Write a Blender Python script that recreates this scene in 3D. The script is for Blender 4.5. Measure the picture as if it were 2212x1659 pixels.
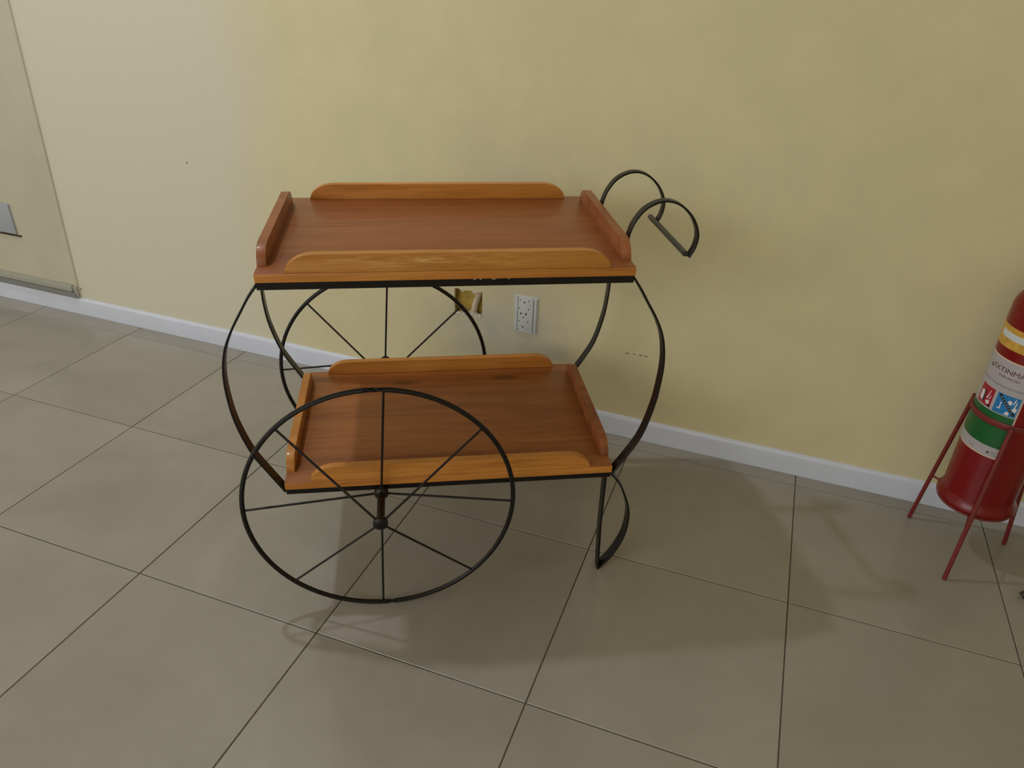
import bpy, bmesh, math, random
from mathutils import Vector, Matrix

random.seed(7)
for o in list(bpy.data.objects):
    bpy.data.objects.remove(o, do_unlink=True)
scene = bpy.context.scene
COL = scene.collection
PI = math.pi

# ------------------------------------------------------------------ camera
F_PX, PITCH, YAW, ROLL = 1622.186, 0.520519, -0.333229, 0.0368778
CAM = Vector((1.784074, -1.480951, 1.343286))
fwd = Vector((math.sin(YAW) * math.cos(PITCH), math.cos(YAW) * math.cos(PITCH), -math.sin(PITCH)))
right = Vector((math.cos(YAW), -math.sin(YAW), 0))
up = right.cross(fwd)
r2 = right * math.cos(ROLL) + up * math.sin(ROLL)
u2 = up * math.cos(ROLL) - right * math.sin(ROLL)
cam_d = bpy.data.cameras.new('camera')
cam_d.sensor_width = 36.0
cam_d.lens = F_PX / 2212 * 36.0
cam_d.clip_start = 0.02
cam = bpy.data.objects.new('camera', cam_d)
COL.objects.link(cam)
cam.matrix_world = Matrix(((r2.x, u2.x, -fwd.x, CAM.x), (r2.y, u2.y, -fwd.y, CAM.y),
                           (r2.z, u2.z, -fwd.z, CAM.z), (0, 0, 0, 1)))
scene.camera = cam

# ------------------------------------------------------------------ light
world = bpy.data.worlds.new('world')
scene.world = world
world.use_nodes = True
bg = world.node_tree.nodes['Background']
AMB, AMB_C = 0.90, (1.06, 1.0, 0.86)
bg.inputs['Color'].default_value = (*AMB_C, 1)
bg.inputs['Strength'].default_value = AMB

def area(name, loc, target, size, power, color, shape='DISK', size_y=None):
    d = bpy.data.lights.new(name, 'AREA')
    d.shape = shape
    d.size = size
    if size_y:
        d.size_y = size_y
    d.energy = power
    d.color = color
    o = bpy.data.objects.new(name, d)
    COL.objects.link(o)
    o.location = loc
    o.rotation_euler = (Vector(target) - Vector(loc)).to_track_quat('-Z', 'Y').to_euler()
    return o

# lamp on the ceiling above the left part of the wall, casting the cart's shadow
KEY_W, KEY_C = 19, (0.94, 1.0, 1.12)
area('ceiling_lamp_light', (-0.07, -0.136, 3.12), (-0.07, -0.136, 0), 0.11, KEY_W, KEY_C)
# wide cool fill light added behind the camera, to the left; source unseen
FILL_W, FILL_C = 46, (0.92, 1.0, 1.14)
area('cool_fill_light', (-0.5, -4.6, 2.1), (0.2, 0.4, 0.6), 3.4, FILL_W, FILL_C, 'RECTANGLE', 1.5)

vs = scene.view_settings
vs.view_transform = 'Standard'
vs.look = 'None'
vs.gamma = 1.0
vs.use_curve_mapping = False
vs.exposure = 0.0

# ------------------------------------------------------------------ materials
def srgb(r, g, b):
    f = lambda c: (c / 255 / 12.92) if c / 255 <= 0.04045 else ((c / 255 + 0.055) / 1.055) ** 2.4
    return (f(r), f(g), f(b), 1)

class NT:
    def __init__(self, name):
        self.m = bpy.data.materials.new(name)
        self.m.use_nodes = True
        self.t = self.m.node_tree
        self.b = self.t.nodes['Principled BSDF']
    def n(self, kind, **kw):
        nd = self.t.nodes.new(kind)
        for k, v in kw.items():
            setattr(nd, k, v)
        return nd
    def l(self, a, b):
        self.t.links.new(a, b)
    def coords(self, scale=(1, 1, 1), random_offset=False):
        tc = self.n('ShaderNodeTexCoord')
        mp = self.n('ShaderNodeMapping')
        mp.inputs['Scale'].default_value = scale
        self.l(tc.outputs['Object'], mp.inputs['Vector'])
        if random_offset:
            oi = self.n('ShaderNodeObjectInfo')
            mul = self.n('ShaderNodeMath', operation='MULTIPLY')
            mul.inputs[1].default_value = 37.0
            self.l(oi.outputs['Random'], mul.inputs[0])
            cb = self.n('ShaderNodeCombineXYZ')
            self.l(mul.outputs[0], cb.inputs[0])
            self.l(mul.outputs[0], cb.inputs[1])
            self.l(cb.outputs[0], mp.inputs['Location'])
        return mp.outputs['Vector']
    def noise(self, vec, scale, detail=4, rough=0.55, dist=0.0):
        nz = self.n('ShaderNodeTexNoise')
        nz.inputs['Scale'].default_value = scale
        nz.inputs['Detail'].default_value = detail
        nz.inputs['Roughness'].default_value = rough
        nz.inputs['Distortion'].default_value = dist
        self.l(vec, nz.inputs['Vector'])
        return nz.outputs['Fac']
    def ramp(self, fac, stops):
        rp = self.n('ShaderNodeValToRGB')
        e = rp.color_ramp.elements
        while len(e) < len(stops):
            e.new(0.5)
        for el, (p, c) in zip(e, stops):
            el.position = p
            el.color = c if len(c) == 4 else (*c, 1)
        self.l(fac, rp.inputs['Fac'])
        return rp.outputs['Color']
    def mix(self, fac, a, b, blend='MIX'):
        mx = self.n('ShaderNodeMix', data_type='RGBA', blend_type=blend)
        for s, v in ((mx.inputs[0], fac), (mx.inputs[6], a), (mx.inputs[7], b)):
            if hasattr(v, 'is_output') or isinstance(v, bpy.types.NodeSocket):
                self.l(v, s)
            else:
                s.default_value = v
        return mx.outputs[2]
    def bump(self, height, strength, dist=0.002):
        bp = self.n('ShaderNodeBump')
        bp.inputs['Strength'].default_value = strength
        bp.inputs['Distance'].default_value = dist
        self.l(height, bp.inputs['Height'])
        self.l(bp.outputs['Normal'], self.b.inputs['Normal'])
    def blob(self, vec, centre, radii, soft=0.5):
        """1 inside an ellipsoid around centre, fading to 0 at its edge"""
        mp = self.n('ShaderNodeMapping')
        mp.inputs['Location'].default_value = [-c / r for c, r in zip(centre, radii)]
        mp.inputs['Scale'].default_value = [1 / r for r in radii]
        self.l(vec, mp.inputs['Vector'])
        ln = self.n('ShaderNodeVectorMath', operation='LENGTH')
        self.l(mp.outputs['Vector'], ln.inputs[0])
        mr = self.n('ShaderNodeMapRange')
        mr.inputs['From Min'].default_value = 1.0
        mr.inputs['From Max'].default_value = 1.0 - soft
        self.l(ln.outputs['Value'], mr.inputs['Value'])
        return mr.outputs['Result']
    def set(self, color=None, rough=None, metal=None, coat=None, spec=None):
        b = self.b.inputs
        if color is not None:
            if isinstance(color, tuple):
                b['Base Color'].default_value = color
            else:
                self.l(color, b['Base Color'])
        if rough is not None:
            if isinstance(rough, (int, float)):
                b['Roughness'].default_value = rough
            else:
                self.l(rough, b['Roughness'])
        if metal is not None:
            b['Metallic'].default_value = metal
        if coat is not None:
            b['Coat Weight'].default_value = coat
        if spec is not None:
            b['Specular IOR Level'].default_value = spec
        return self.m

def plain(name, color, rough=0.5, metal=0.0, spec=None, vary=0.06, scale=40, coat=None):
    t = NT(name)
    v = t.coords()
    n = t.noise(v, scale, 3)
    dark = tuple(c * (1 - vary) for c in color[:3]) + (1,)
    light = tuple(min(1, c * (1 + vary)) for c in color[:3]) + (1,)
    return t.set(t.ramp(n, [(0.3, dark), (0.7, light)]), rough, metal, coat, spec)

def mat_wall(name, base, dirty=True, left=None):
    t = NT(name)
    v = t.coords()
    big = t.noise(v, 1.3, 3, 0.5)
    mid = t.noise(v, 7.0, 4, 0.6)
    d = tuple(c * 0.95 for c in base[:3]) + (1,)
    l = tuple(min(1, c * 1.04) for c in base[:3]) + (1,)
    col = t.ramp(big, [(0.3, d), (0.7, l)])
    col2 = t.ramp(mid, [(0.35, (0.94, 0.94, 0.95, 1)), (0.65, (1, 1, 1, 1))])
    col = t.mix(1.0, col, col2, 'MULTIPLY')
    if left:
        # greyer coat of paint on the left stretch of the wall, ending in an uneven vertical edge
        sx_ = t.n('ShaderNodeSeparateXYZ')
        t.l(v, sx_.inputs[0])
        ad = t.n('ShaderNodeMath', operation='MULTIPLY_ADD')
        t.l(t.noise(v, 1.6, 3, 0.5), ad.inputs[0])
        ad.inputs[1].default_value = 0.5
        t.l(sx_.outputs['X'], ad.inputs[2])
        mr = t.n('ShaderNodeMapRange', interpolation_type='SMOOTHSTEP')
        mr.inputs['From Min'].default_value = 0.62
        mr.inputs['From Max'].default_value = 0.20
        t.l(ad.outputs[0], mr.inputs['Value'])
        col = t.mix(mr.outputs['Result'], col, left)
    if dirty:
        # greyish smeared filler round the socket and the open box
        wob = t.noise(v, 9.0, 3, 0.6, 0.5)
        for c, r, a, g in (((1.11, 0, 0.33), (0.20, 1, 0.20), 0.55, srgb(183, 180, 165)),
                           ((0.96, 0, 0.27), (0.24, 1, 0.15), 0.65, srgb(180, 177, 160)),
                           ((1.20, 0, 0.24), (0.13, 1, 0.05), 0.5, srgb(160, 158, 150)),
                           ((1.05, 0, 0.75), (0.16, 1, 0.12), 0.25, srgb(190, 184, 165))):
            bl = t.blob(v, c, r, 0.75)
            m1 = t.n('ShaderNodeMath', operation='MULTIPLY')
            t.l(bl, m1.inputs[0])
            t.l(wob, m1.inputs[1])
            m2 = t.n('ShaderNodeMath', operation='MULTIPLY', use_clamp=True)
            t.l(m1.outputs[0], m2.inputs[0])
            m2.inputs[1].default_value = 2.0 * a
            col = t.mix(m2.outputs[0], col, g)
    ro = t.coords((14, 14, 70))
    t.bump(t.noise(ro, 6, 4, 0.6), 0.12, 0.002)
    return t.set(col, 0.55, spec=0.35)

def mat_tile():
    t = NT('beige_porcelain')
    v = t.coords(random_offset=True)
    n1 = t.noise(v, 2.2, 4, 0.6, 0.6)
    n2 = t.noise(v, 11, 5, 0.6)
    c = t.ramp(n1, [(0.3, srgb(147, 141, 128)), (0.7, srgb(161, 155, 143))])
    c2 = t.ramp(n2, [(0.3, (0.95, 0.95, 0.95, 1)), (0.7, (1.0, 0.995, 0.985, 1))])
    c = t.mix(1.0, c, c2, 'MULTIPLY')
    rr = t.ramp(n2, [(0.3, (0.20,) * 3), (0.7, (0.27,) * 3)])
    t.bump(t.noise(v, 60, 3), 0.015, 0.001)
    return t.set(c, rr, spec=0.5)

def mat_wood(name, dark, mid, light, knots=(), wear=None, rough=0.42, coat=0.10):
    t = NT(name)
    v = t.coords((1.2, 16, 16), True)
    warp = t.noise(v, 2.0, 5, 0.6, 0.9)
    fine = t.noise(t.coords((5, 130, 130), True), 3.0, 4, 0.7)
    broad = t.noise(t.coords((0.5, 4.5, 4.5), True), 2.0, 3, 0.5)
    c = t.ramp(warp, [(0.28, dark), (0.5, mid), (0.75, light)])
    c = t.mix(1.0, c, t.ramp(fine, [(0.3, (0.80, 0.78, 0.76, 1)), (0.65, (1.04, 1.04, 1.03, 1))]), 'MULTIPLY')
    c = t.mix(1.0, c, t.ramp(broad, [(0.35, (0.85, 0.80, 0.78, 1)), (0.65, (1.06, 1.06, 1.06, 1))]), 'MULTIPLY')
    vo = t.coords()
    for cen, rad, col in knots:
        c = t.mix(t.blob(vo, cen, rad, 0.7), c, col)
    if wear:
        cen, rad, col = wear
        pv = t.noise(t.coords((6, 70, 70)), 2.4, 5, 0.7, 0.3)
        pat = t.ramp(pv, [(0.48, (0, 0, 0, 1)), (0.66, (0.8, 0.8, 0.8, 1))])
        mm = t.n('ShaderNodeMath', operation='MULTIPLY')
        t.l(t.blob(vo, cen, rad, 0.8), mm.inputs[0])
        t.l(pat, mm.inputs[1])
        c = t.mix(mm.outputs[0], c, col)
    t.bump(fine, 0.08, 0.0006)
    return t.set(c, rough, coat=coat, spec=0.35)

M_WALL = mat_wall('cream_yellow_wall_paint', srgb(212, 201, 160), True, srgb(208, 201, 178))
M_WALL_L = mat_wall('olive_cream_panel_paint', srgb(193, 186, 162), False)
M_TILE = mat_tile()
M_GROUT = plain('brown_grey_grout', srgb(92, 84, 72), 0.9)
M_CEIL = plain('white_ceiling_paint', srgb(222, 220, 212), 0.8)
M_BASE = plain('white_gloss_enamel', srgb(203, 207, 218), 0.22, spec=0.6, vary=0.03, scale=8)
M_IRON = plain('black_satin_paint', srgb(18, 14, 13), 0.32, 0.0, spec=0.32, vary=0.15, scale=60)
M_GRIP = plain('dark_grey_green_paint', srgb(56, 57, 46), 0.42, 0.0, spec=0.5, vary=0.15, scale=60)
KD = srgb(70, 34, 14)
M_BOARD_T = mat_wood('red_brown_varnished_wood', srgb(130, 72, 33), srgb(146, 83, 39), srgb(157, 93, 46),
                     knots=[((0.455, 0.02, 0), (0.030, 0.011, 1), KD)])
M_BOARD_L = mat_wood('brown_varnished_wood', srgb(136, 80, 38), srgb(160, 98, 48), srgb(174, 112, 58),
                     knots=[((0.06, 0.16, 0), (0.05, 0.02, 1), srgb(100, 56, 24)), ((0.33, 0.17, 0), (0.06, 0.02, 1), srgb(104, 60, 26))])
M_RAIL = mat_wood('golden_varnished_wood', srgb(174, 110, 44), srgb(196, 130, 56), srgb(210, 148, 72))
M_RAIL_W = mat_wood('golden_varnished_wood_worn_pale', srgb(172, 112, 44), srgb(194, 132, 56), srgb(208, 150, 72),
                    wear=((0.13, -0.261, 0.838), (0.26, 0.03, 0.022), srgb(222, 178, 108)))
M_END = mat_wood('red_brown_end_wood', srgb(128, 72, 40), srgb(150, 88, 50), srgb(166, 104, 60))
M_RED = plain('red_enamel', srgb(114, 5, 7), 0.24, spec=0.4, vary=0.05, scale=12)
M_STAND = plain('dusty_red_enamel', srgb(112, 30, 24), 0.5, vary=0.12, scale=30)
M_DARK = plain('dark_brown_metal', srgb(48, 38, 26), 0.5, vary=0.15)
M_BLACK = plain('black_rubber', srgb(22, 22, 22), 0.5)
M_BRASS = plain('brass', srgb(180, 140, 70), 0.3, 0.9)
M_PLATE = plain('bluish_white_plastic', srgb(194, 198, 196), 0.45, vary=0.03)
M_PLATE2 = plain('grey_blue_plastic', srgb(158, 162, 166), 0.45, vary=0.03)
M_HOLE = plain('black_socket_hole', srgb(18, 18, 18), 0.8)
M_TRUNK = plain('olive_grey_plastic', srgb(163, 160, 146), 0.5, vary=0.04)
M_TRUNK_D = plain('shaded_grey_plastic', srgb(128, 128, 122), 0.5, vary=0.04)  # shaded tone of the trunking plastic, shade put into the colour
M_BOX = plain('old_ochre_paint', srgb(188, 160, 70), 0.8, vary=0.28, scale=35)
M_CHIP = plain('torn_white_plaster', srgb(196, 192, 178), 0.9, vary=0.1, scale=90)
M_TUBE = plain('chalky_conduit', srgb(200, 182, 158), 0.8, vary=0.12, scale=70)
M_SCUFF = plain('dark_scuff', srgb(96, 88, 62), 0.8)
M_PAPER = plain('label_white', srgb(168, 161, 162), 0.4, vary=0.04)
M_PAPER_E = plain('label_cream_border', srgb(214, 186, 160), 0.4, vary=0.04)
M_GREEN = plain('label_green', srgb(16, 88, 36), 0.4, vary=0.12, scale=30)
M_LRED = plain('label_crimson', srgb(156, 20, 40), 0.4)
M_LBLUE = plain('label_blue', srgb(30, 112, 168), 0.4)
M_LBLACK = plain('label_black', srgb(24, 26, 34), 0.4)
M_LWHITE = plain('label_icon_white', srgb(214, 208, 210), 0.4)
M_LTEXT = plain('label_purple_ink', srgb(96, 34, 60), 0.4)
M_GREY = plain('label_grey_shade', srgb(140, 136, 140), 0.4)
M_GOLD = plain('gold_seal_band', srgb(196, 150, 62), 0.35, vary=0.2, scale=60)

# ------------------------------------------------------------------ helpers
def link(name, me, mat, parent=None, kind=None):
    o = bpy.data.objects.new(name, me)
    COL.objects.link(o)
    if mat is not None and not me.materials:
        me.materials.append(mat)
    if parent is not None:
        o.parent = parent
    if kind:
        o['kind'] = kind
    return o

def finish(name, bm, mat, parent=None, kind=None, smooth=35):
    me = bpy.data.meshes.new(name)
    bmesh.ops.recalc_face_normals(bm, faces=bm.faces[:])
    bm.to_mesh(me)
    bm.free()
    if smooth:
        me.polygons.foreach_set('use_smooth', [True] * len(me.polygons))
        me.set_sharp_from_angle(angle=math.radians(smooth))
    return link(name, me, mat, parent, kind)

def box(bm, x0, x1, y0, y1, z0, z1, bev=0.0, seg=2):
    r = bmesh.ops.create_cube(bm, size=1.0)
    vs_ = r['verts']
    for w in vs_:
        w.co = Vector((x0 + (w.co.x + 0.5) * (x1 - x0), y0 + (w.co.y + 0.5) * (y1 - y0), z0 + (w.co.z + 0.5) * (z1 - z0)))
    if bev:
        es = list({e for w in vs_ for e in w.link_edges})
        bmesh.ops.bevel(bm, geom=es, offset=bev, segments=seg, affect='EDGES', profile=0.6)

def spline(pts, n=8):
    """Catmull-Rom through pts"""
    P = [Vector(p) for p in pts]
    P = [P[0] * 2 - P[1]] + P + [P[-1] * 2 - P[-2]]
    out = []
    for i in range(1, len(P) - 2):
        a, b, c, d = P[i - 1:i + 3]
        for k in range(n):
            t = k / n
            out.append(0.5 * ((2 * b) + (c - a) * t + (2 * a - 5 * b + 4 * c - d) * t * t + (3 * b - a - 3 * c + d) * t ** 3))
    out.append(P[-2])
    return out

def strap(bm, path, v0, v1, th):
    """flat bar bent in the u-z plane, its width running along v; path = list of (u, z)"""
    n = len(path)
    rings = []
    for i, p in enumerate(path):
        a = path[max(0, i - 1)]
        b = path[min(n - 1, i + 1)]
        t = Vector((b[0] - a[0], b[1] - a[1])).normalized()
        nn = Vector((-t.y, t.x)) * th / 2
        e = 0.0008
        ring = []
        for (s, vv) in ((1, v0 + e), (1, v1 - e), (0.6, v1), (-0.6, v1), (-1, v1 - e), (-1, v0 + e), (-0.6, v0), (0.6, v0)):
            ring.append(bm.verts.new((p[0] + nn.x * s, vv, p[1] + nn.y * s)))
        rings.append(ring)
    k = 8
    for a, b in zip(rings, rings[1:]):
        for j in range(k):
            bm.faces.new((a[j], a[(j + 1) % k], b[(j + 1) % k], b[j]))
    bm.faces.new(rings[0])
    bm.faces.new(rings[-1][::-1])

def tube(bm, pts, r, seg=12, closed=False, caps=True):
    pts = [Vector(p) for p in pts]
    n = len(pts)
    rings = []
    ref = None
    for i, p in enumerate(pts):
        if closed:
            t = (pts[(i + 1) % n] - pts[i - 1]).normalized()
        else:
            t = (pts[min(n - 1, i + 1)] - pts[max(0, i - 1)]).normalized()
        if ref is None:
            ref = Vector((0, 0, 1)) if abs(t.z) < 0.9 else Vector((1, 0, 0))
        a = t.cross(ref)
        if a.length < 1e-4:
            a = t.cross(Vector((0.3, 1, 0.2)))
        a.normalize()
        b = t.cross(a)
        ref = b.cross(t) if False else ref
        rr = r[i] if isinstance(r, (list, tuple)) else r
        rings.append([bm.verts.new(p + (a * math.cos(2 * PI * k / seg) + b * math.sin(2 * PI * k / seg)) * rr) for k in range(seg)])
    m = n if closed else n - 1
    for i in range(m):
        A, B = rings[i], rings[(i + 1) % n]
        for k in range(seg):
            bm.faces.new((A[k], A[(k + 1) % seg], B[(k + 1) % seg], B[k]))
    if caps and not closed:
        bm.faces.new(rings[0][::-1])
        bm.faces.new(rings[-1])

def lathe(bm, prof, seg=48, axis='Z', origin=(0, 0, 0)):
    rings = []
    ox, oy, oz = origin
    for r, h in prof:
        ring = []
        for k in range(seg):
            a = 2 * PI * k / seg
            if axis == 'Z':
                ring.append(bm.verts.new((ox + r * math.cos(a), oy + r * math.sin(a), oz + h)))
            else:
                ring.append(bm.verts.new((ox + r * math.cos(a), oy + h, oz + r * math.sin(a))))
        rings.append(ring)
    for A, B in zip(rings, rings[1:]):
        for k in range(seg):
            bm.faces.new((A[k], A[(k + 1) % seg], B[(k + 1) % seg], B[k]))
    bm.faces.new(rings[0][::-1])
    bm.faces.new(rings[-1])

def prism(bm, outline, axis, a0, a1, bev=0.0):
    """extrude an outline of (p, z) along the remaining horizontal axis"""
    mk = (lambda p, z, a: (p, a, z)) if axis == 'V' else (lambda p, z, a: (a, p, z))
    A = [bm.verts.new(mk(p, z, a0)) for p, z in outline]
    B = [bm.verts.new(mk(p, z, a1)) for p, z in outline]
    n = len(outline)
    f = [bm.faces.new(A), bm.faces.new(B[::-1])]
    for i in range(n):
        bm.faces.new((A[i], B[i], B[(i + 1) % n], A[(i + 1) % n]))
    if bev:
        es = [e for fc in f for e in fc.edges]
        bmesh.ops.bevel(bm, geom=es, offset=bev, segments=2, affect='EDGES', profile=0.6)

def tag(o, label, cat, group=None):
    o['label'] = label
    o['category'] = cat
    if group:
        o['group'] = group
    return o

def empty(name, loc, rz=0.0):
    o = bpy.data.objects.new(name, None)
    COL.objects.link(o)
    o.location = loc
    o.rotation_euler = (0, 0, rz)
    o.empty_display_size = 0.05
    return o

# ------------------------------------------------------------------ room
WY, WS = 0.56615, -0.0072044           # baseboard line: y = WY + WS * x
WANG = math.atan(WS)
WALLY = WY + 0.010                     # face of the plaster

# floor: grout bed with separate tiles of 50 cm
bm = bmesh.new()
box(bm, -4.0, 6.0, -5.0, 0.75, -0.06, -0.0025)
floor = finish('floor', bm, M_GROUT, None, 'structure', 0)
floor['label'] = 'beige porcelain tile floor with thin brown joints'

def tile_mesh(w, d, name):
    b = bmesh.new()
    box(b, 0, w, 0, d, -0.010, 0.0, 0.0012, 1)
    me = bpy.data.meshes.new(name)
    bmesh.ops.recalc_face_normals(b, faces=b.faces[:])
    b.to_mesh(me)
    b.free()
    me.materials.append(M_TILE)
    return me

GAP = 0.0026
T_FULL = tile_mesh(0.5 - GAP, 0.5 - GAP, 'tile_full')
T_CUT = tile_mesh(0.5 - GAP, 0.09, 'tile_cut')
for j in range(-9, 1):
    for i in range(-7, 11):
        t = link('tile', T_FULL, None, floor)
        t.location = (i * 0.5 + GAP / 2, j * 0.5 + GAP / 2, 0)
for i in range(-7, 11):
    t = link('tile', T_CUT, None, floor)
    t.location = (i * 0.5 + GAP / 2, 0.5 + GAP / 2, -0.0006)

# back wall, its front face cut open at the missing box
HOLE = [(0.868, 0.407), (0.884, 0.408), (0.890, 0.402), (0.894, 0.396), (0.899, 0.402), (0.905, 0.406), (0.928, 0.407),
        (0.933, 0.399), (0.939, 0.397), (0.944, 0.403), (0.950, 0.407), (0.963, 0.409), (0.9645, 0.37), (0.963, 0.323),
        (0.956, 0.331), (0.947, 0.327), (0.941, 0.332), (0.936, 0.328), (0.922, 0.334), (0.909, 0.329), (0.902, 0.331),
        (0.894, 0.322), (0.888, 0.328), (0.880, 0.323), (0.875, 0.326), (0.868, 0.311), (0.8665, 0.36)]
WALL_H = 3.2
SEAM = lambda z: -0.793 + (z - 0.112) * (0.040 / 1.042)
wall = empty('wall_back', (0, WALLY, 0), WANG)
bpy.data.objects.remove(wall, do_unlink=True)
bm = bmesh.new()
outer = [(-3.9, -0.02), (5.9, -0.02), (5.9, WALL_H), (-3.9, WALL_H)]
es = []
for loop in (outer, HOLE):
    vv = [bm.verts.new((p[0], 0, p[1])) for p in loop]
    es += [bm.edges.new((vv[i], vv[(i + 1) % len(vv)])) for i in range(len(vv))]
bmesh.ops.triangle_fill(bm, use_beauty=True, use_dissolve=False, edges=es)
# broken plaster thickness round the opening, then solid back of the wall
hv = [w for w in bm.verts if 0.8 < w.co.x < 1.0 and 0.25 < w.co.z < 0.45]
hedges = [e for e in bm.edges if e.is_boundary and e.verts[0] in hv and e.verts[1] in hv]
ex = bmesh.ops.extrude_edge_only(bm, edges=hedges)
for g in ex['geom']:
    if isinstance(g, bmesh.types.BMVert):
        g.co.y += 0.012
A = [bm.verts.new((p[0], 0.16, p[1])) for p in outer]
bm.faces.new(A)
me = bpy.data.meshes.new('wall_back')
bmesh.ops.recalc_face_normals(bm, faces=bm.faces[:])
bm.to_mesh(me)
bm.free()
wall = link('wall_back', me, M_WALL, None, 'structure')
wall.location = (0, WALLY, 0)
wall.rotation_euler = (0, 0, WANG)
wall['label'] = 'cream yellow painted plaster wall with grey smears near the socket'

# open box behind the ragged hole (children of the wall)
bm = bmesh.new()
x0, x1, z0, z1, yb = 0.858, 0.974, 0.300, 0.418, 0.030
q = [bm.verts.new(p) for p in ((x0, 0.011, z0), (x1, 0.011, z0), (x1, 0.011, z1), (x0, 0.011, z1),
                               (x0, yb, z0), (x1, yb, z0), (x1, yb, z1), (x0, yb, z1))]
for f in ((4, 5, 6, 7), (0, 1, 5, 4), (1, 2, 6, 5), (2, 3, 7, 6), (3, 0, 4, 7)):
    bm.faces.new([q[k] for k in f])
rec = finish('junction_box_recess', bm, M_BOX, wall, None, 0)
bm = bmesh.new()
tube(bm, [(0.922, 0.020, 0.305), (0.935, 0.017, 0.36), (0.950, 0.016, 0.412)], [0.011, 0.0105, 0.0105], 14)
finish('conduit_stub', bm, M_TUBE, wall)
for cx, cz, w, h in ((0.874, 0.318, 0.006, 0.005), (0.885, 0.322, 0.009, 0.006), (0.899, 0.322, 0.008, 0.007), (0.914, 0.324, 0.012, 0.007),
                     (0.930, 0.325, 0.010, 0.008), (0.946, 0.322, 0.011, 0.006), (0.957, 0.321, 0.006, 0.008), (0.893, 0.406, 0.006, 0.007),
                     (0.936, 0.404, 0.008, 0.006)):
    bm = bmesh.new()
    n = 7
    ring = [bm.verts.new((cx + w * (0.7 + 0.5 * random.random()) * math.cos(2 * PI * k / n), 0.0005, cz + h * (0.7 + 0.5 * random.random()) * math.sin(2 * PI * k / n))) for k in range(n)]
    top = bm.verts.new((cx, -0.0022, cz))
    for k in range(n):
        bm.faces.new((ring[k], ring[(k + 1) % n], top))
    bm.faces.new(ring[::-1])
    finish('plaster_chip', bm, M_CHIP, wall, None, 0)
for cx, cz, w, h in ((-0.127, 0.690, 0.003, 0.003), (1.445, 0.294, 0.008, 0.0016), (1.466, 0.2955, 0.004, 0.0013), (1.486, 0.2955, 0.006, 0.0018), (1.502, 0.296, 0.006, 0.0018),
                     (-0.786, 0.112, 0.004, 0.004)):
    bm = bmesh.new()
    ring = [bm.verts.new((cx + w * math.cos(2 * PI * k / 8), -0.0002, cz + h * math.sin(2 * PI * k / 8))) for k in range(8)]
    rb = [bm.verts.new((p.co.x, 0.001, p.co.z)) for p in ring]
    bm.faces.new(ring)
    for k in range(8):
        bm.faces.new((ring[k], rb[k], rb[(k + 1) % 8], ring[(k + 1) % 8]))
    finish('scuff_mark', bm, M_SCUFF, wall, None, 0)

# flush panel left of the slanting seam
bm = bmesh.new()
A = [(-3.9, 0.0), (SEAM(0) - 0.002, 0.0), (SEAM(WALL_H) - 0.002, WALL_H), (-3.9, WALL_H)]
f0 = [bm.verts.new((p[0], -0.006, p[1])) for p in A]
f1 = [bm.verts.new((p[0] + (0.004 if k in (1, 2) else 0), 0.002, p[1])) for k, p in enumerate(A)]
bm.faces.new(f0)
bm.faces.new(f1[::-1])
for i in range(4):
    bm.faces.new((f0[i], f1[i], f1[(i + 1) % 4], f0[(i + 1) % 4]))
wl = finish('wall_left', bm, M_WALL_L, None, 'structure', 0)
wl.location = (0, WALLY, 0)
wl.rotation_euler = (0, 0, WANG)
wl['label'] = 'olive cream wall panel left of the slanting seam'

# baseboard
bm = bmesh.new()
prof = [(-0.010, 0.0), (-0.010, 0.060), (-0.0085, 0.067), (-0.005, 0.071), (0.0, 0.0725), (0.004, 0.0725), (0.004, 0.0)]
prism(bm, prof, 'U', -3.9, 5.9)
bb = finish('baseboard_back', bm, M_BASE, None, 'structure', 50)
bb.location = (0, WALLY, 0)
bb.rotation_euler = (0, 0, WANG)
bb['label'] = 'glossy white painted baseboard along the cream wall'

# unseen side wall added right of the extinguisher to block ambient light
bm = bmesh.new()
box(bm, 3.0, 3.15, -5.0, 0.57, 0.0, WALL_H)
finish('wall_right_blocker', bm, M_WALL, None, 'structure', 0)['label'] = 'added unseen cream yellow side wall dimming the extinguisher side'

# ceiling
bm = bmesh.new()
box(bm, -4.0, 6.0, -5.0, 0.75, WALL_H, WALL_H + 0.1)
finish('ceiling', bm, M_CEIL, None, 'structure', 0)['label'] = 'white painted ceiling'

# ceiling lamp fixture round the key light
lampf = empty('ceiling_lamp', (-0.07, -0.136, WALL_H))
tag(lampf, 'round white lamp fixed to the ceiling by the wall', 'lamp')
bm = bmesh.new()
lathe(bm, [(0.10, 0.0), (0.13, -0.01), (0.13, -0.03), (0.11, -0.045), (0.09, -0.045)], 32)
finish('housing', bm, M_CEIL, lampf)

def on_wall(name, rot=True):
    e = empty(name, (0, WALLY, 0), WANG)
    return e

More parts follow.
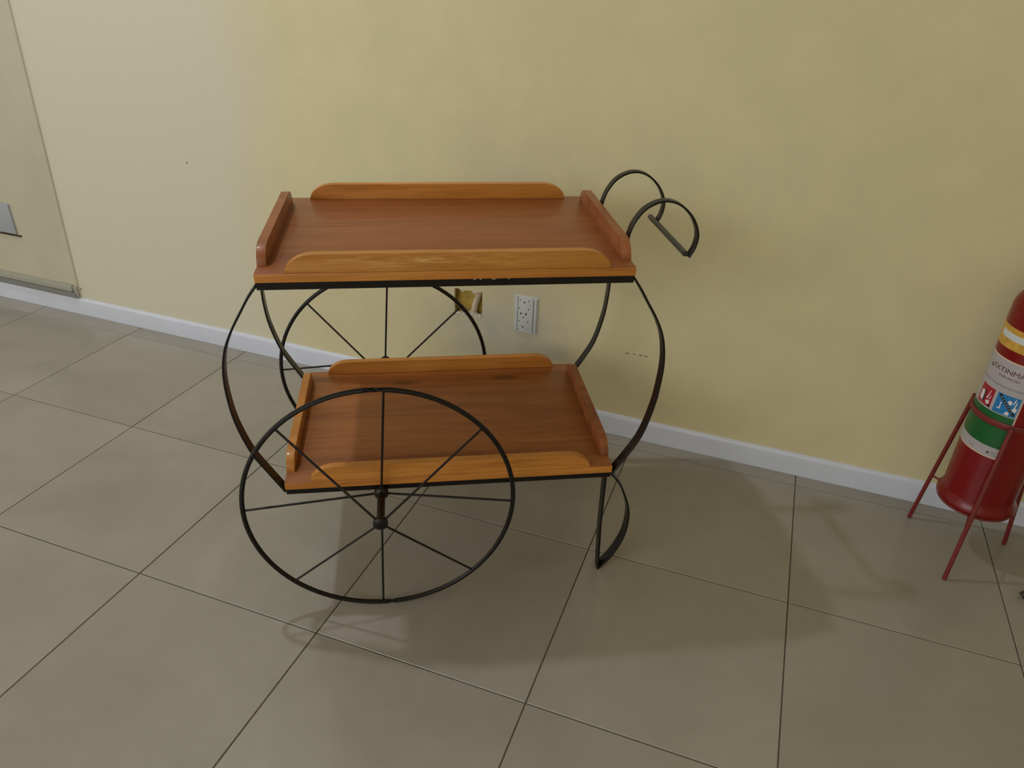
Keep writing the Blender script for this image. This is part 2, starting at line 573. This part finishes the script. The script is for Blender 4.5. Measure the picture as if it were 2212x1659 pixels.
# socket
sk = empty('wall_socket', (1.1135, WALLY + WS * 1.1135, 0.300), WANG)
tag(sk, 'white wall socket without cover, peppered with dark holes', 'socket')
sx = lambda x: x - 1.1135
sz = lambda z: z - 0.300
bm = bmesh.new()
box(bm, sx(1.0755), sx(1.1515), -0.0030, 0.002, sz(0.299), sz(0.423), 0.0012)
finish('back_frame', bm, M_PLATE, sk)
for xa in (1.0785, 1.1410):
    bm = bmesh.new()
    box(bm, sx(xa), sx(xa + 0.0075), -0.0060, -0.0029, sz(0.302), sz(0.420), 0.0012)
    finish('side_strip', bm, M_PLATE, sk)
bm = bmesh.new()
box(bm, sx(1.0885), sx(1.1375), -0.0075, -0.0029, sz(0.302), sz(0.420), 0.0015)
mod = finish('module', bm, M_PLATE, sk)
for x, z, w, h in ((1.094, 0.411, .0018, .0018), (1.123, 0.411, .0018, .0018), (1.109, 0.404, .0026, .0026), (1.093, 0.383, .0020, .0020), (1.123, 0.383, .0020, .0020),
                   (1.098, 0.365, .0030, .0028), (1.115, 0.365, .0032, .0030), (1.107, 0.353, .0022, .0022), (1.093, 0.339, .0020, .0020), (1.122, 0.339, .0020, .0020),
                   (1.106, 0.320, .0034, .0018), (1.092, 0.311, .0012, .0014), (1.121, 0.312, .0014, .0014)):
    bm = bmesh.new()
    lathe(bm, [(1.0, -0.0079), (0.9, -0.0079), (0.8, -0.0072)], 12, 'Y')
    for w_ in bm.verts:
        w_.co.x = w_.co.x * w + sx(x)
        w_.co.z = w_.co.z * h + sz(z)
    finish('socket_hole', bm, M_HOLE, mod, None, 0)

# plate near the left edge
pl = empty('wall_plate', (-1.089, WALLY + WS * -1.089 - 0.006, 0.306), WANG)
tag(pl, 'grey blue wall plate on the olive panel above the trunking', 'wall plate')
bm = bmesh.new()
box(bm, -0.042, 0.046, -0.008, 0.001, 0.0, 0.122, 0.003)
finish('cover', bm, M_PLATE2, pl)
bm = bmesh.new()
box(bm, -0.075, 0.064, -0.006, 0.001, -0.010, -0.004, 0.001)
finish('dark_gap_strip', bm, M_DARK, pl)  # darkness of the gap under the plate put into a solid strip

# cable trunking above the baseboard
tr = empty('cable_trunking', (-0.80, WALLY + WS * -0.8 - 0.006, 0.0745), WANG)
tag(tr, 'olive grey plastic cable trunking lying on the white baseboard', 'trunking')
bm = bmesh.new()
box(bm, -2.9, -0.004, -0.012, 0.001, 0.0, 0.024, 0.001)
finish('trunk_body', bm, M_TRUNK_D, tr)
bm = bmesh.new()
box(bm, -2.9, -0.012, -0.016, 0.001, 0.0275, 0.054, 0.003)
finish('trunk_lid', bm, M_TRUNK, tr)
bm = bmesh.new()
box(bm, -0.0125, 0.006, -0.008, 0.001, 0.004, 0.050, 0.002)
finish('end_cap', bm, M_TRUNK, tr)

# ------------------------------------------------------------------ tea cart
HEAD = 0.4825
cart = empty('tea_cart', (0.961103, -0.0849865, 0), HEAD)
tag(cart, 'two tier wooden tea cart with black iron frame and spoked wheels', 'cart')
U0, U1, V0, V1 = -0.2073, 0.5265, -0.2613, 0.2392
ZT, ZL = 0.8124, 0.3283
BT = 0.0185

def lip_outline(p0, p1, z0, h, run):
    """bottom line with convex rounded ends"""
    o = [(p0, z0)]
    N = 8
    for k in range(1, N + 1):
        a = PI / 2 * k / N
        o.append((p0 + run * (1 - math.cos(a)), z0 + h * math.sin(a)))
    for k in range(N, -1, -1):
        a = PI / 2 * k / N
        o.append((p1 - run * (1 - math.cos(a)), z0 + h * math.sin(a)))
    return o

def make_tray(zt, board_mat, front_mat, label):
    bm = bmesh.new()
    box(bm, U0, U1, V0, V1, zt - BT, zt, 0.0025)
    tray = finish('serving_tray', bm, board_mat, cart)
    tray.data.materials.append(M_RAIL)
    for p in tray.data.polygons:
        if abs(p.normal.z) < 0.3:
            p.material_index = 1  # golden upright faces, partly frontal light put into the colour
    tray['label'] = label
    h, th = 0.0365, 0.0185
    for (va, vb, m) in ((V0 + 0.0005, V0 + th, front_mat), (V1 - th, V1 - 0.0005, M_RAIL)):
        bm = bmesh.new()
        prism(bm, lip_outline(-0.151, 0.474, zt - 0.0003, h, 0.058), 'V', va, vb, 0.0015)
        finish('side_rail', bm, m, tray)
    for (ua, ub) in ((U0 + 0.0005, U0 + th), (U1 - th, U1 - 0.0005)):
        bm = bmesh.new()
        prism(bm, lip_outline(-0.2215, 0.2005, zt - 0.0003, h, 0.046), 'U', ua, ub, 0.0015)
        finish('end_board', bm, M_END if zt > 0.5 or ua > 0 else M_RAIL, tray)
    return tray

make_tray(ZT, M_BOARD_T, M_RAIL_W, 'upper red brown wooden tray with worn pale front rail')
make_tray(ZL, M_BOARD_L, M_RAIL, 'lower golden brown wooden tray')

def make_frame(z1, h, w=0.013):
    bm = bmesh.new()
    z0 = z1 - h
    a, b, c, d = U0 + 0.002, U1 - 0.002, V0 + 0.002, V1 - 0.002
    box(bm, a, b, c, c + w, z0, z1, 0.0008, 1)
    box(bm, a, b, d - w, d, z0, z1, 0.0008, 1)
    box(bm, a, a + w, c + w, d - w, z0, z1, 0.0008, 1)
    box(bm, b - w, b, c + w, d - w, z0, z1, 0.0008, 1)
    return finish('tray_frame', bm, M_IRON, cart)

top_frame = make_frame(ZT - BT, 0.0150)
for uu, w in ((0.205, 0.003), (0.2165, 0.002), (0.241, 0.0035), (0.272, 0.0022), (0.2455, 0.0015)):
    bm = bmesh.new()
    box(bm, uu - w * 0.7, uu + w * 0.7, V0 + 0.0016, V0 + 0.003, ZT - BT - 0.0017, ZT - BT - 0.0006)
    finish('bare_paint_chip', bm, M_CHIP, top_frame, None, 0)
make_frame(ZL - BT, 0.0135)

LP = [(-0.207, 0.786), (-0.223, 0.765), (-0.240, 0.737), (-0.267, 0.690), (-0.285, 0.645), (-0.2935, 0.588), (-0.291, 0.520), (-0.281, 0.464), (-0.262, 0.405), (-0.235, 0.354), (-0.207, 0.304)]
RP = [(0.527, 0.786), (0.543, 0.763), (0.560, 0.735), (0.586, 0.692), (0.604, 0.648), (0.6125, 0.593), (0.611, 0.535), (0.604, 0.478), (0.586, 0.408), (0.560, 0.357), (0.527, 0.304)]
for va, vb in ((V0 + 0.001, V0 + 0.027), (V1 - 0.027, V1 - 0.001)):
    for path in (LP, RP):
        bm = bmesh.new()
        strap(bm, [(p.x, p.z) for p in spline([(a, 0, b) for a, b in path], 4)], va, vb, 0.0045)
        finish('curved_strap', bm, M_IRON, cart)

# push handle
HP = [(0.5290, 0.780), (0.5295, 0.800), (0.5305, 0.825), (0.533, 0.850), (0.5425, 0.876), (0.563, 0.902), (0.596, 0.9165), (0.630, 0.911), (0.662, 0.885), (0.680, 0.850), (0.679, 0.820), (0.6685, 0.796)]
hpath = [(p.x, p.z) for p in spline([(a, 0, b) for a, b in HP], 5)]
for va in (-0.1705, 0.062):
    bm = bmesh.new()
    strap(bm, hpath, va, va + 0.0195, 0.0045)
    finish('handle_strap', bm, M_IRON, cart)
bm = bmesh.new()
tube(bm, [(0.6625, -0.160, 0.8015), (0.6625, 0.098, 0.8015)], 0.0064, 14)
finish('grip', bm, M_GRIP, cart)

# legs with curved brace
LEGB = [(0.527, 0.300), (0.5495, 0.272), (0.567, 0.236), (0.5825, 0.190), (0.5855, 0.145), (0.578, 0.095), (0.556, 0.043), (0.5275, 0.0035)]
for va in (V0 + 0.010, V1 - 0.038):
    bm = bmesh.new()
    strap(bm, [(0.5165, 0.3), (0.5175, 0.15), (0.5235, 0.0005)], va, va + 0.026, 0.005)
    leg = finish('leg', bm, M_IRON, cart)
    bm = bmesh.new()
    strap(bm, [(p.x, p.z) for p in spline([(a, 0, b) for a, b in LEGB], 4)], va, va + 0.028, 0.0045)
    finish('brace', bm, M_IRON, leg)

# wheels: rim, eight spokes running alternately to the two ends of the hub tube
RC, CZ = 0.2895, 0.2945
ANG = [86, 40.5, -2, -46, -92, -135, 179, 133.8]
HUB_OUT, HUB_IN = -0.066, 0.046

def make_wheel(vc):
    w = None
    bm = bmesh.new()
    tube(bm, [(RC * math.cos(a), vc, CZ + RC * math.sin(a)) for a in [2 * PI * k / 96 for k in range(96)]], 0.0053, 10, True)
    rim = finish('wheel', bm, M_IRON, cart)
    bm = bmesh.new()
    lathe(bm, [(0.004, HUB_OUT - 0.004), (0.010, HUB_OUT - 0.0035), (0.0155, HUB_OUT + 0.001), (0.0165, HUB_OUT + 0.006), (0.015, HUB_OUT + 0.011), (0.0088, HUB_OUT + 0.014),
               (0.0088, HUB_IN - 0.014), (0.015, HUB_IN - 0.010), (0.0165, HUB_IN - 0.005), (0.015, HUB_IN), (0.007, HUB_IN + 0.002)], 24, 'Y', (0, vc, CZ))
    finish('hub', bm, M_IRON, rim)
    for k, a in enumerate(ANG):
        a = math.radians(a)
        hv_ = vc + (HUB_OUT + 0.006 if k % 2 else HUB_IN - 0.006)
        bm = bmesh.new()
        tube(bm, [(0.012 * math.cos(a), hv_, CZ + 0.012 * math.sin(a)), (RC * math.cos(a), vc, CZ + RC * math.sin(a))], 0.0026, 8)
        finish('spoke', bm, M_IRON, rim)
    return rim

make_wheel(-0.3109)
make_wheel(0.3109)
bm = bmesh.new()
tube(bm, [(0, -0.3109, CZ), (0, 0.3109, CZ)], 0.006, 12)
finish('axle', bm, M_IRON, cart)

# ------------------------------------------------------------------ fire extinguisher on tripod stand
EC = Vector((2.413, 0.384, 0))
ER = 0.082
stand = empty('extinguisher_stand', EC)
tag(stand, 'red metal tripod stand with ring holding the fire extinguisher', 'stand')
bm = bmesh.new()
lathe_prof = [(0.0832, 0.415), (0.0862, 0.415), (0.0872, 0.417), (0.0872, 0.428), (0.0862, 0.430), (0.0832, 0.430)]
def ring_band(bm, prof, seg=64):
    rings = [[bm.verts.new((r * math.cos(2 * PI * k / seg), r * math.sin(2 * PI * k / seg), h)) for k in range(seg)] for r, h in prof]
    m = len(prof)
    for i in range(m):
        A, B = rings[i], rings[(i + 1) % m]
        for k in range(seg):
            bm.faces.new((A[k], A[(k + 1) % seg], B[(k + 1) % seg], B[k]))
ring_band(bm, lathe_prof)
finish('holding_ring', bm, M_STAND, stand)
bm = bmesh.new()
ring_band(bm, [(0.062, 0.157), (0.088, 0.157), (0.089, 0.159), (0.088, 0.1615), (0.062, 0.1615)])
for fx, fy in ((2.307, 0.467), (2.369, 0.231), (2.540, 0.441)):
    d = Vector((fx, fy, 0)) - EC
    rl = 0.0905 + (d.length - 0.0905) * (1 - 0.159 / 0.427)
    d.normalize()
    tube(bm, [d * 0.080 + Vector((0, 0, 0.159)), d * rl + Vector((0, 0, 0.159))], 0.003, 8)
finish('support_ring', bm, M_STAND, stand)
for fx, fy in ((2.307, 0.467), (2.369, 0.231), (2.540, 0.441)):
    d = Vector((fx, fy, 0)) - EC
    dn = d.normalized()
    a = math.atan2(dn.y, dn.x)
    if fy < 0.3:
        a2 = math.radians(-100)
        top = Vector((math.cos(a2), math.sin(a2), 0)) * 0.0905
    else:
        top = dn * 0.0905
    bm = bmesh.new()
    tube(bm, [top + Vector((0, 0, 0.427)), d + Vector((0, 0, 0.003))], 0.0054, 10)
    for w_ in bm.verts:
        w_.co.z = max(w_.co.z, 0.0005)
    finish('leg', bm, M_STAND, stand)

ext = empty('fire_extinguisher', EC + Vector((0, 0, 0.162)))
tag(ext, 'red fire extinguisher with white, green and blue label and gold band', 'fire extinguisher')
Z0 = 0.162
bm = bmesh.new()
prof = [(0.070, 0.0), (0.089, 0.0), (0.0915, 0.003), (0.0915, 0.012), (0.0885, 0.018), (0.0845, 0.026), (ER, 0.036), (ER, 0.525)]
for k in range(1, 9):
    a = PI / 2 * k / 9
    prof.append((0.022 + 0.060 * math.cos(a), 0.525 + 0.058 * math.sin(a)))
prof += [(0.020, 0.586), (0.020, 0.604)]
lathe(bm, prof, 72)
body = finish('cylinder_body', bm, M_RED, ext, None, 40)
bm = bmesh.new()
lathe(bm, [(0.017, 0.603), (0.021, 0.606), (0.021, 0.630), (0.015, 0.636), (0.012, 0.652)], 24)
finish('valve', bm, M_BRASS, ext)
bm = bmesh.new()
strap(bm, [(-0.012, 0.640), (0.03, 0.646), (0.075, 0.640), (0.10, 0.628)], -0.009, 0.009, 0.004)
strap(bm, [(-0.012, 0.652), (0.03, 0.664), (0.075, 0.668), (0.105, 0.664)], -0.009, 0.009, 0.004)
finish('handle', bm, M_BLACK, ext)
bm = bmesh.new()
tube(bm, [(p.x, p.y, p.z) for p in spline([(0.015, 0.0, 0.622), (0.05, 0.03, 0.630), (0.09, 0.05, 0.58), (0.088, 0.058, 0.45), (0.083, 0.062, 0.30), (0.082, 0.062, 0.22)], 6)], 0.009, 10)
finish('hose', bm, M_BLACK, ext)

def patch(name, mat, a0, a1, z0, z1, lift, parent, outline=None):
    """piece of print wrapped round the cylinder; angles in degrees, heights above the floor"""
    bm = bmesh.new()
    n = max(2, int(abs(a1 - a0) / 4))
    r = ER + lift
    cols = []
    for k in range(n + 1):
        a = math.radians(a0 + (a1 - a0) * k / n)
        cols.append([bm.verts.new((rr * math.cos(a), rr * math.sin(a), z - Z0)) for rr, z in ((ER - 0.0004, z0), (r, z0), (r, z1), (ER - 0.0004, z1))])
    for A, B in zip(cols, cols[1:]):
        for k in range(3):
            bm.faces.new((A[k], A[k + 1], B[k + 1], B[k]))
    return finish(name, bm, mat, parent, None, 40)

def poly_patch(name, mat, pts, lift, parent):
    """small flat outline (deg, z) laid on the cylinder"""
    bm = bmesh.new()
    r = ER + lift
    vs_ = [bm.verts.new((r * math.cos(math.radians(a)), r * math.sin(math.radians(a)), z - Z0)) for a, z in pts]
    bm.faces.new(vs_)
    return finish(name, bm, mat, parent, None, 0)

def text_patch(txt, mat, a0, z0, size, width_deg, lift, parent, squash=1.0):
    cu = bpy.data.curves.new('lettering', 'FONT')
    cu.body = txt
    cu.size = size
    cu.extrude = 0.0
    cu.resolution_u = 3
    ob = bpy.data.objects.new('lettering_tmp', cu)
    COL.objects.link(ob)
    dg = bpy.context.evaluated_depsgraph_get()
    me = bpy.data.meshes.new_from_object(ob.evaluated_get(dg))
    bpy.data.objects.remove(ob, do_unlink=True)
    xs = [v.co.x for v in me.vertices]
    w = max(xs) - min(xs)
    for v in me.vertices:
        a = math.radians(a0 + (v.co.x - min(xs)) / w * width_deg)
        v.co = Vector(((ER + lift) * math.cos(a), (ER + lift) * math.sin(a), z0 - Z0 + v.co.y * squash))
    me.materials.clear()
    return link('lettering', me, mat, parent)

L1 = 0.0006
border = patch('label_border', M_PAPER_E, -200, -98.6, 0.3305, 0.5775, L1, ext)
lab = patch('label', M_PAPER, -199.5, -99.8, 0.3335, 0.5745, L1 + 0.0003, ext)
L2 = L1 + 0.0006
L3 = L1 + 0.0009
patch('green_field', M_GREEN, -199, -101.2, 0.360, 0.4465, L2, lab)
patch('red_picture', M_LRED, -172, -141.5, 0.4505, 0.4985, L2, lab)
patch('blue_picture', M_LBLUE, -136.2, -102.0, 0.4490, 0.4985, L2, lab)
patch('grey_stripe', M_GREY, -190, -101, 0.5125, 0.5165, L2, lab)
text_patch('EXTINMA', M_LTEXT, -163.7, 0.5465, 0.0165, 56.0, L2, lab)
text_patch('Industrias', M_LTEXT, -147.0, 0.5345, 0.0095, 33.0, L2, lab)
poly_patch('small_emblem', M_LTEXT, [(-171, 0.543), (-166.5, 0.543), (-167.5, 0.553), (-170, 0.553)], L2, lab)
# red picture: white block, flame and crossing stroke
poly_patch('picture_mark', M_LWHITE, [(-168, 0.460), (-160, 0.456), (-158.5, 0.476), (-162, 0.484), (-168, 0.481)], L3, lab)
poly_patch('picture_mark', M_LBLACK, [(-159.8, 0.457), (-156, 0.457), (-157, 0.487), (-160.5, 0.488)], L3, lab)
poly_patch('picture_mark', M_LWHITE, [(-153, 0.470), (-150.5, 0.468), (-148.5, 0.484), (-147.2, 0.493), (-149.3, 0.488), (-150.6, 0.479)], L3, lab)
poly_patch('picture_mark', M_LWHITE, [(-147.5, 0.470), (-145.6, 0.470), (-145.2, 0.482), (-146.3, 0.478)], L3, lab)
poly_patch('picture_mark', M_LWHITE, [(-153, 0.461), (-149, 0.4545), (-144.8, 0.459), (-145.8, 0.466), (-148.2, 0.468), (-148.6, 0.463), (-150.5, 0.466)], L3, lab)
poly_patch('picture_mark', M_LBLACK, [(-147.5, 0.4508), (-142.2, 0.4508), (-142.0, 0.4575), (-144.5, 0.4575)], L3, lab)
# blue picture: dark diagonal stroke, white hook and cloud
bm = bmesh.new()
rows = []
for k in range(11):
    f = k / 10
    a, z = -133.0 + 29.0 * f, 0.4965 - 0.0430 * f
    rows.append([bm.verts.new(((ER + L3 + 0.0002) * math.cos(math.radians(b)), (ER + L3 + 0.0002) * math.sin(math.radians(b)), c - Z0)) for b, c in ((a - 1.5, z - 0.0018), (a + 1.5, z + 0.0018))])
for A, B in zip(rows, rows[1:]):
    bm.faces.new((A[0], A[1], B[1], B[0]))
finish('picture_mark', bm, M_LBLACK, lab, None, 0)
for k in range(7):
    a = -128.5 + k * 3.2
    z = 0.4898 - k * 0.00474
    poly_patch('picture_mark', M_LWHITE, [(a - 0.9, z - 0.0006), (a + 0.5, z + 0.0016), (a + 1.0, z + 0.0006), (a - 0.4, z - 0.0016)], L3 + 0.0003, lab)
poly_patch('picture_mark', M_LWHITE, [(-131.5, 0.4605), (-126.0, 0.4605), (-126.8, 0.4790), (-128.2, 0.4790), (-128.0, 0.4632), (-131.5, 0.4632)], L3, lab)
poly_patch('picture_mark', M_LWHITE, [(-119, 0.483), (-114.5, 0.477), (-112, 0.480), (-113, 0.487), (-116.5, 0.489)], L3, lab)
poly_patch('picture_mark', M_LWHITE, [(-111, 0.483), (-109.6, 0.480), (-107.6, 0.494), (-108.8, 0.496)], L3, lab)
poly_patch('picture_mark', M_LWHITE, [(-108.2, 0.473), (-106.6, 0.471), (-105.0, 0.487), (-106.2, 0.490)], L3, lab)
poly_patch('picture_mark', M_LWHITE, [(-119, 0.452), (-112, 0.4505), (-111, 0.457), (-115, 0.461)], L3, lab)
poly_patch('picture_mark', M_LWHITE, [(-110.5, 0.466), (-104, 0.462), (-103, 0.472), (-107, 0.475)], L3, lab)
for a, z, w in ((-118, 0.342, 4), (-109.5, 0.345, 7), (-108.5, 0.340, 6), (-112, 0.348, 3), (-147, 0.345, 12), (-146, 0.341, 10)):
    patch('small_print', M_LBLACK if a == -118 else M_GREY, a - w / 2, a + w / 2, z, z + (0.004 if a == -118 else 0.0016), L2, lab)
patch('gold_band', M_GOLD, -230, -20, 0.601, 0.650, L1, ext)
patch('white_band', M_PLATE, -178, -20, 0.622, 0.637, L1 + 0.0004, ext)

# dark stand whose foot reaches into the frame beside the extinguisher
fs = empty('floor_stand', (2.72, 0.300, 0))
tag(fs, 'dark brown metal floor stand on splayed feet beside the extinguisher', 'stand')
bm = bmesh.new()
lathe(bm, [(0.016, 0.10), (0.018, 0.105), (0.018, 0.15), (0.012, 0.155), (0.011, 0.62), (0.004, 0.63)], 16)
finish('pole', bm, M_DARK, fs)
tip = Vector((2.541, 0.233, 0)) - Vector((2.72, 0.300, 0))
for k in range(3):
    d = Matrix.Rotation(2 * PI * k / 3, 3, 'Z') @ tip
    bm = bmesh.new()
    tube(bm, [Vector((0, 0, 0.125)), d * 0.55 + Vector((0, 0, 0.085)), d + Vector((0, 0, 0.007))], 0.0085, 10)
    for w_ in bm.verts:
        w_.co.z = max(w_.co.z, 0.0005)
    finish('leg', bm, M_DARK, fs)
